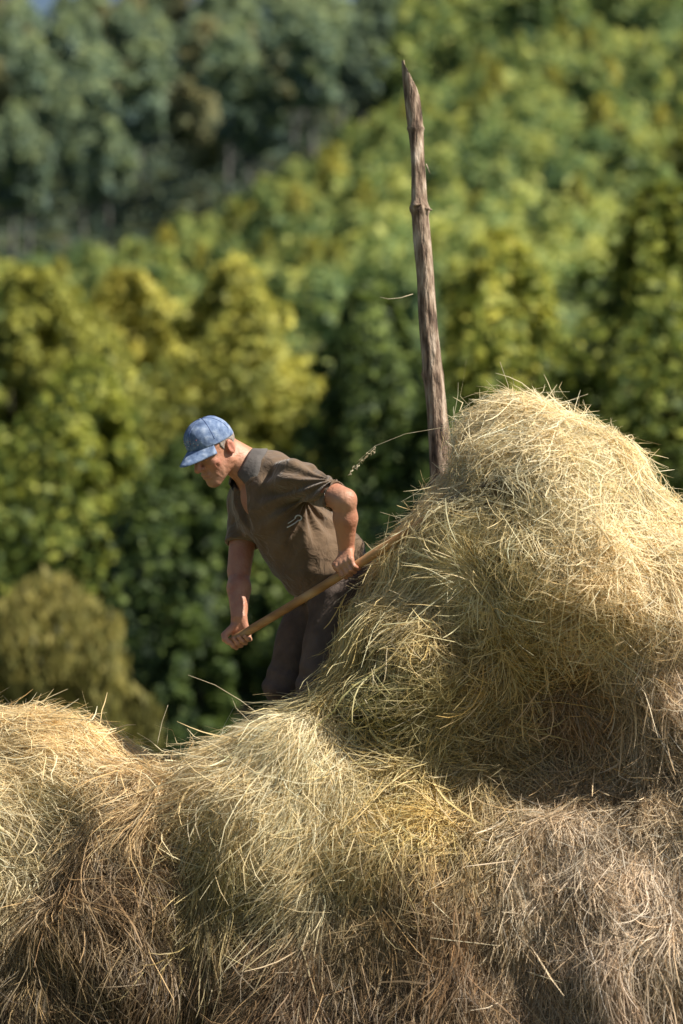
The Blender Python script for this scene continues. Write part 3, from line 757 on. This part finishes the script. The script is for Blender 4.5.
for s_ in (-1, 1):
    f.cone(H3(.102, s_ * .026, -.028), H3(.084, s_ * .042, -.080), .0050, .0042, .006, 's')
    f.cone(H3(.073, s_ * .060, -.030), H3(.054, s_ * .060, -.085), .0042, .0034, .006, 's')
    f.cone(H3(.052, s_ * .068, -.02), H3(.036, s_ * .062, -.078), .0026, .002, .006, 's')
    f.ell(H3(-.012, s_ * .080, .004), (.019, .0085, .031), Mh, .006); f.ell(H3(-.006, s_ * .090, .006), (.010, .007, .019), Mh, .006, 's')
Vb, Fb = f.mesh()
m_body = Vb.mean(0)
q = (Vb - HO) @ Mh.T
skin = np.tile(np.array([.50, .235, .14]), (len(Vb), 1)); sn = wavenoise(61, 60, 2)(Vb)
def blend(c, w_): global skin; w_ = np.clip(w_, 0, 1)[:, None]; skin = skin * (1 - w_) + np.array(c) * w_
inhead = (np.linalg.norm(q - [.02, 0, 0], axis=1) < .19) & (q[:, 2] > -.13)
g_ = lambda c, r_: np.exp(-(((q - c) / r_) ** 2).sum(1)) * inhead
blend((.36, .12, .075), sn * .22 + .16); blend((.62, .38, .26), -wavenoise(62, 25, 3)(Vb) * .25)
for s_ in (-1, 1):
    blend((.54, .20, .14), g_([.07, s_ * .045, -.02], [.03, .03, .02]) * .6)
    blend((.50, .17, .12), g_([-.012, s_ * .085, .004], [.03, .015, .035]) * .7)
    blend((.12, .08, .06), g_([.095, s_ * .031, .034], [.02, .022, .007]) * .55)
    blend((.20, .10, .08), g_([.092, s_ * .031, .008], [.015, .014, .004]) * .7)
blend((.55, .21, .15), g_([.115, 0, -.02], [.015, .018, .02]) * .6)
blend((.36, .14, .11), g_([.10, 0, -.065], [.012, .022, .009]) * .7)
blend((.30, .22, .18), g_([.06, 0, -.09], [.055, .05, .035]) * .45)
M_skin, t_, b_ = nodes('skin')
a_ = t_.nodes.new('ShaderNodeAttribute'); a_.attribute_name = 'Col'; t_.links.new(a_.outputs['Color'], b_.inputs['Base Color'])
b_.inputs['Roughness'].default_value = .52; b_.inputs['Subsurface Weight'].default_value = .10; b_.inputs['Subsurface Radius'].default_value = (.012, .005, .003); b_.inputs['Subsurface Scale'].default_value = .6
n2 = N(t_, 'ShaderNodeTexNoise', Scale=70., Detail=6.); bp = t_.nodes.new('ShaderNodeBump'); bp.inputs['Distance'].default_value = .0035
tc = t_.nodes.new('ShaderNodeTexCoord'); t_.links.new(tc.outputs['Object'], n2.inputs['Vector']); t_.links.new(n2.outputs[0], bp.inputs['Height']); t_.links.new(bp.outputs[0], b_.inputs['Normal'])
body_root = thing('person', 'stooping man in brown polo shirt, dark trousers and blue cap holding a fork handle', 'person', (an_n + an_f) / 2)
body = part('body', Vb, Fb, M_skin, body_root, col=skin)

# eyes
def sphere(c, r_, n=10):
    V = []; F = []
    for i in range(n + 1):
        for j in range(2 * n):
            a, b = math.pi * i / n, math.pi * j / n; V.append(np.array(c) + np.array([math.sin(a) * math.cos(b), math.sin(a) * math.sin(b), math.cos(a)]) * r_)
    for i in range(n):
        for j in range(2 * n): j2 = (j + 1) % (2 * n); F.append((i * 2 * n + j, (i + 1) * 2 * n + j, (i + 1) * 2 * n + j2, i * 2 * n + j2))
    return np.array(V), np.array(F)
M_eye = noise_mat('eye', [(0, (.05, .03, .02)), (1, (.12, .08, .06))], rough=.2)

# shirt
cloth_n = wavenoise(71, 17, 3, gain=.55)
def fold(p):
    q = (p - hip) @ Mt.T
    a = q[..., 2] * 30 + q[..., 1] * 26 + 2.2 * cloth_n(p * .35)
    low = np.clip(1.2 - q[..., 2] / .22, 0, 1)
    th = np.arctan2(q[..., 2] - spine * .62, q[..., 0] + .01); ds = np.hypot(q[..., 2] - spine * .62, q[..., 0] + .01)
    rad = .0075 * np.sin(th * 11 + 1.6 * cloth_n(p * .3)) * np.exp(-((ds - .10) / .10) ** 2) * (q[..., 1] > 0)
    return rad + .0065 * np.sin(a) * low + .0050 * cloth_n(p) + .0055 * np.sin(q[..., 2] * 60 - q[..., 0] * 25 + cloth_n(p * .5)) * np.clip(low - .2, 0, 1)
slo = P(215, 615, 0); shi = P(396, 440, 0); slo[1] = -.33; shi[1] = .36
f = Field(slo, shi, .0042)
torso(f, .010)
f.ell(T3(-.090, .01, spine * .16), (.115, .155, .18), Mt, .05)
slv_n = sh_n + (el_n - sh_n) * .80; slv_f = sh_f + (el_f - sh_f) * .62
f.ell(sh_n, (.072, .072, .070), None, .05); f.ell(sh_f, (.072, .072, .070), None, .05)
f.cone(sh_n, slv_n, .064, .067, .05); f.cone(sh_f, slv_f + norm(el_f - sh_f) * .02, .068, .071, .03)
f.cut(fold, op='+')
dn, df = norm(el_n - sh_n), norm(el_f - sh_f)
near_slv = lambda g: np.maximum(-( (g - slv_n) @ dn), np.linalg.norm(g - slv_n, axis=-1) - .10)
f.cut(near_slv, k=.002, op='s')
f.cut(lambda g: np.maximum(-((g - slv_f) @ df), np.linalg.norm(g - slv_f, axis=-1) - .13), k=.002, op='s')
f.cone(sh_n * .3 + slv_n * .7, slv_n + dn * .1, .047, .056, .002, 's'); f.cone(sh_f * .4 + slv_f * .6, slv_f + df * .1, .052, .062, .002, 's')
# neck opening and open placket
f.cone(neck - Ut * .03 + Ft * .01, H3(-.02, 0, -.05), .066, .075, .004, 's')
f.cone(T3(.12, .01, spine * .95), T3(.165, .012, spine * .68), .056, .016, .004, 's')
f.cut(lambda g: -((g - hip) @ Ut) - .055 - .02 * ((g - hip) @ Lt) / .15, k=.003)    # hem
Vs, Fs = f.mesh()
M_shirt, t_, b_ = nodes('brown_jersey')
tc = t_.nodes.new('ShaderNodeTexCoord'); n1 = N(t_, 'ShaderNodeTexNoise', Scale=9., Detail=4.); r_ = ramp(t_, [(.3, (.125, .078, .045)), (.7, (.185, .122, .073))])
t_.links.new(tc.outputs['Object'], n1.inputs['Vector']); t_.links.new(n1.outputs[0], r_.inputs[0]); t_.links.new(r_.outputs[0], b_.inputs['Base Color'])
b_.inputs['Roughness'].default_value = .9; b_.inputs['Sheen Weight'].default_value = .35; b_.inputs['Sheen Roughness'].default_value = .5; b_.inputs['Specular IOR Level'].default_value = .2
n2 = N(t_, 'ShaderNodeTexNoise', Scale=17., Detail=5., Distortion=1.2); bp = t_.nodes.new('ShaderNodeBump'); bp.inputs['Distance'].default_value = .014; bp.inputs['Strength'].default_value = .9
t_.links.new(tc.outputs['Object'], n2.inputs['Vector']); t_.links.new(n2.outputs[0], bp.inputs['Height']); t_.links.new(bp.outputs[0], b_.inputs['Normal'])
shirt = part('polo_shirt', Vs, Fs, M_shirt, body_root)
shirt.location = (0, 0, 0)
# collar: a folded band round the neck opening, open at the front
nax = norm(H3(-.03, 0, -.03) - (neck - Ut * .02)); nc = neck + nax * .022
cf = norm(Ft - nax * (Ft @ nax)); cl = norm(np.cross(nax, cf)); cl = cl if cl @ Lt > 0 else -cl
rows = [(.062, .0), (.064, .014), (.068, .020), (.078, .014), (.096, -.012), (.112, -.032)]
V = []; na = 44
for i in range(na + 1):
    a = R(28 + (332 - 28) * i / na); frontness = max(0, math.cos(a))
    for j, (rr, hh) in enumerate(rows):
        ex = 1 + .16 * frontness * (j >= 3); down = -.030 * frontness * (j >= 4) - .012 * frontness
        V.append(nc + (cf * math.cos(a) + cl * math.sin(a)) * rr * ex + nax * (hh + down))
F = [(i * 6 + j, (i + 1) * 6 + j, (i + 1) * 6 + j + 1, i * 6 + j + 1) for i in range(na) for j in range(5)]
M_collar = noise_mat('dark_collar_knit', [(.3, (.10, .09, .085)), (.7, (.15, .135, .125))], scale=20, bump=.003, rough=.95)
col_o = part('collar', np.array(V), np.array(F), M_collar, shirt)
md = col_o.modifiers.new('thick', 'SOLIDIFY'); md.thickness = .004; md.offset = 0
# white emblem on the breast, laid on the shirt surface
import mathutils.bvhtree as bt
bvh = bt.BVHTree.FromPolygons([tuple(v) for v in Vs.tolist()], [tuple(q) for q in Fs.tolist()])
def on_shirt(px, py, off=.003):
    o = Vector(CAM); d = (Vector(P(px, py, 0)) - o).normalized(); h = bvh.ray_cast(o, d)
    return np.array(h[0] + h[1] * off) if h[0] is not None else None
M_white = noise_mat('white_print', [(.3, (.70, .70, .68)), (.7, (.8, .8, .78))], scale=40)
sm_ = np.array([on_shirt(298 + a, 520 + b, .0) for a in (-8, 0, 5) for b in (-5, 0, 6)]); e_c = sm_.mean(0)
e_n = np.linalg.svd(sm_ - e_c)[2][2]; e_n = e_n if e_n[1] < 0 else -e_n
e_c = e_c + e_n * (((sm_ - e_c) @ e_n).max() * .9 + .003)
def patch(pts, rad):
    q = []
    for a, b in pts:
        d = P(a, b, 0) - CAM; q.append(CAM + d * (((e_c - CAM) @ e_n) / (d @ e_n)))
    return tube_tri(np.array(q), np.full(len(q), rad), 5)
ring_ = [(298.4 + 3.2 * math.cos(R(a)), 518 + 2.7 * math.sin(R(a))) for a in range(-190, 110, 20)]
em = merge([patch(ring_, .0030), patch([(298, 520.5), (295, 523), (291, 525.5), (287, 527.5)], .0024), patch([(296, 518), (292, 521), (288, 523.5)], .0016)])
part('chest_emblem', em[0], em[1], M_white, shirt)
# trousers
f = Field(P(245, 830, 0) * [1, 0, 1] + [0, -.30, 0], P(396, 560, 0) * [1, 0, 1] + [0, .42, 0], .006)
f.ell(T3(-.008, 0, -.01), (.134, .176, .125), Mt, .04)
f.ell(T3(-.06, 0, -.05), (.11, .165, .12), Mt, .05)
for h_, k_, a_ in ((hip_n, kn_n, an_n), (hip_f, kn_f, an_f)):
    f.cone(h_, k_, .102, .076, .05); f.cone(k_, a_, .074, .062, .03)
tr_n = wavenoise(81, 14, 3, gain=.6)
f.cut(lambda g: .006 * tr_n(g * [1, 1, .7]) + .005 * np.sin(g[..., 2] * 70 + 30 * g[..., 0] + 2 * tr_n(g * .4)) * np.exp(-((g[..., 2] - kn_f[2]) / .10) ** 2), op='+')
f.cut(lambda g: ((g - hip) @ Ut) - .062, k=.004)
f.cut(lambda g: (an_n[2] + .02) - g[..., 2], k=.004)
Vt, Ft_ = f.mesh()
M_trou = noise_mat('charcoal_twill', [(.3, (.075, .055, .046)), (.7, (.14, .105, .088))], scale=12, rough=.9, bump=.006, bscale=30)
trou = part('trousers', Vt, Ft_, M_trou, body_root)
# belt: a band round the waist
V = []; nb = 40
for i in range(nb):
    a = 2 * math.pi * i / nb
    for hh, g in ((.034, .139), (.036, .143), (.062, .141), (.064, .137)): V.append(T3(-.006 + g * math.cos(a), (g + .042) * math.sin(a), hh))
F = [(i * 4 + j, ((i + 1) % nb) * 4 + j, ((i + 1) % nb) * 4 + j + 1, i * 4 + j + 1) for i in range(nb) for j in range(3)]
part('belt', np.array(V), np.array(F), noise_mat('belt_leather', [(0, (.02, .015, .012)), (1, (.05, .035, .025))], rough=.5), trou)
# boots, buried in the hay
M_boot = noise_mat('boot_leather', [(.3, (.03, .022, .016)), (.7, (.08, .06, .045))], rough=.7, bump=.004)
for a_ in (an_n, an_f):
    c = a_; f = Field(c - [.30, .10, .14], c + [.12, .10, .14], .007)
    f.cone(c + [0, 0, .10], c, .052, .050, .02); f.cone(c + [.01, 0, -.03], c + [-.19, -.02, -.065], .045, .036, .03)
    f.cut(lambda g: (c[2] - .095) - g[..., 2], k=.004)
    V, F = f.mesh(); part('boot', V, F, M_boot, body_root)

# hair: short grey at temple and nape
f = Field(HO - .16, HO + .17, .0036)
f.ell(H3(-.003, 0, .038), (.096, .0785, .084), Mh, .01)
f.cut(lambda g: .0016 * wavenoise(83, 160, 2)(g), op='+')
f.cut(lambda g: ((g - HO) @ Fh) - .030 + .5 * np.maximum(0, .03 - ((g - HO) @ Uh)), k=.004)
f.cut(lambda g: -.030 - ((g - HO) @ Uh) * 1.0 + .35 * np.maximum(0, (g - HO) @ Fh + .03), k=.004)
f.ell(H3(-.012, .080, .0), (.030, .02, .034), Mh, .004, 's'); f.ell(H3(-.012, -.080, .0), (.030, .02, .034), Mh, .004, 's')
V, F = f.mesh()
part('hair', V, F, noise_mat('short_grey_hair', [(.3, (.20, .16, .13)), (.7, (.38, .33, .29))], scale=80, bump=.003), body_root)

# cap
M_cap, t_, b_ = nodes('faded_blue_denim')
tc = t_.nodes.new('ShaderNodeTexCoord'); n1 = N(t_, 'ShaderNodeTexNoise', Scale=42., Detail=5.); r_ = ramp(t_, [(.3, (.08, .125, .24)), (.5, (.15, .215, .36)), (.72, (.32, .39, .53))])
t_.links.new(tc.outputs['Object'], n1.inputs['Vector']); t_.links.new(n1.outputs[0], r_.inputs[0]); t_.links.new(r_.outputs[0], b_.inputs['Base Color']); b_.inputs['Roughness'].default_value = .9
bp = t_.nodes.new('ShaderNodeBump'); bp.inputs['Distance'].default_value = .004; t_.links.new(n1.outputs[0], bp.inputs['Height']); t_.links.new(bp.outputs[0], b_.inputs['Normal'])
cap = thing('cap', None, None); del_ = cap; cap.parent = body_root
f = Field(HO - .17, HO + .19, .0036)
f.ell(H3(-.002, 0, .040), (.100, .083, .094), Mh, .01); f.ell(H3(.03, 0, .070), (.074, .070, .066), Mh, .03)
capn = wavenoise(85, 34, 2); f.cut(lambda g: .0028 * capn(g), op='+')
f.cut(lambda g: .040 - ((g - HO) @ Uh) + .10 * ((g - HO) @ Fh), k=.003)
V, F = f.mesh(); COL.objects.unlink(cap); bpy.data.objects.remove(cap)
cap = part('cap', V, F, M_cap, body_root)
# brim
V = []; nu, nv = 25, 9
for i in range(nu):
    a = R(-57 + 114 * i / (nu - 1)); lat = math.sin(a); 
    for j in range(nv):
        t = j / (nv - 1); bx_ = .098 * math.cos(a); ln = .092 * (max(0.0, 1 - (abs(lat) / .839) ** 2.4)) + .001
        V.append(H3(bx_ + t * ln, (.080 + .0 * t) * lat, .051 + .004 * t - .016 * t * t - .024 * (lat ** 2) * t - .012 * t))
F = [(i * nv + j, i * nv + j + 1, (i + 1) * nv + j + 1, (i + 1) * nv + j) for i in range(nu - 1) for j in range(nv - 1)]
br = part('brim', np.array(V), np.array(F), M_cap, cap); md = br.modifiers.new('thick', 'SOLIDIFY'); md.thickness = .004; md.offset = 0
V, F = sphere(H3(.010, 0, .139), .006, 6); part('cap_button', V, F, M_cap, cap)
M_seam = noise_mat('cap_stitching', [(.3, (.05, .08, .2)), (.7, (.08, .12, .26))], scale=40)
sv = []
for az_ in (0, 60, 120, 180, 240, 300):
    pth = []
    for e_ in np.linspace(18, 88, 12):
        ce, se = math.cos(R(e_)), math.sin(R(e_)); d = np.array([ce * math.cos(R(az_)), ce * math.sin(R(az_)), se])
        # distance to the crown surface along d from its centre
        tq = np.linspace(.06, .13, 60); pt_ = H3(0, 0, .04) + (Mh.T @ d)[None, :] * tq[:, None]
        dd = smin(ell(pt_, H3(-.002, 0, .040), (.100, .083, .094), Mh), ell(pt_, H3(.03, 0, .070), (.074, .070, .066), Mh), .03) + .0028 * capn(pt_)
        k_ = np.argmax(dd > 0); pth.append(pt_[k_])
    sv.append(tube_tri(np.array(pth), np.full(len(pth), .0012), 4))
V, F = merge(sv); part('crown_seams', V, F, M_seam, cap)
M_emb = noise_mat('cap_embroidery', [(.4, (.42, .16, .16)), (.6, (.62, .60, .62))], scale=120)
pth = []
sv = []
for row in range(3):
    for k in range(6):
        d = norm(np.array([math.cos(R(-24 + 8.5 * k)), math.sin(R(-24 + 8.5 * k)), .32 + .10 * row]))
        tq = np.linspace(.06, .14, 80); pt_ = H3(0, 0, .04) + (Mh.T @ d)[None, :] * tq[:, None]
        dd = smin(ell(pt_, H3(-.002, 0, .040), (.100, .083, .094), Mh), ell(pt_, H3(.03, 0, .070), (.074, .070, .066), Mh), .03) + .0028 * capn(pt_)
        c = pt_[np.argmax(dd > 0)]; 
        if (row + k) % 3: sv.append(tube_tri(np.array([c - Lh * .0022, c, c + Lh * .0022]), np.full(3, .0018), 4))
V, F = merge(sv); part('cap_embroidery', V, F, M_emb, cap)

# ================================================================== FORK
M_handle = noise_mat('worn_ash_handle', [(.3, (.22, .11, .045)), (.5, (.44, .23, .09)), (.72, (.60, .38, .19))], scale=13, stretch=(.35, 1, 1), rough=.6, detail=8, bump=.001)
M_steel = noise_mat('fork_steel', [(.3, (.10, .09, .085)), (.7, (.22, .20, .19))], scale=20, rough=.45)
LEN = 1.12; a0 = hd_f - Hx * .045
fork = thing('pitchfork', 'long wooden pitchfork handle in both hands of the man, its head buried in hay', 'pitchfork', a0)
ts = np.linspace(0, LEN, 30)
hp = a0 + Hx * ts[:, None] + eup * (-.010 * np.sin(ts / LEN * math.pi))[:, None]
hr = np.interp(ts, [0, .02, .5, LEN], [.015, .0165, .0175, .016])
V, F = tube_tri(hp, hr, 14); part('handle', V, F, M_handle, fork)
e0 = hp[-1]; V, F = tube_tri(np.array([e0 - Hx * .10, e0, e0 + Hx * .05]), np.array([.0195, .018, .011]), 12); fer = part('ferrule', V, F, M_steel, fork)
for k in range(3):
    o_ = (k - 1); s_ = np.linspace(0, 1, 9)[:, None]
    pth = e0 + Hx * .04 + ecm * o_ * .07 * np.minimum(1, s_ * 3) + Hx * .26 * s_ - eup * .05 * np.sin(s_ * 2.2)
    V, F = tube_tri(pth, np.linspace(.0055, .0015, 9), 6); part('tine', V, F, M_steel, fork)
print('verts', sum(len(o.data.vertices) for o in bpy.data.objects if o.type == 'MESH'))
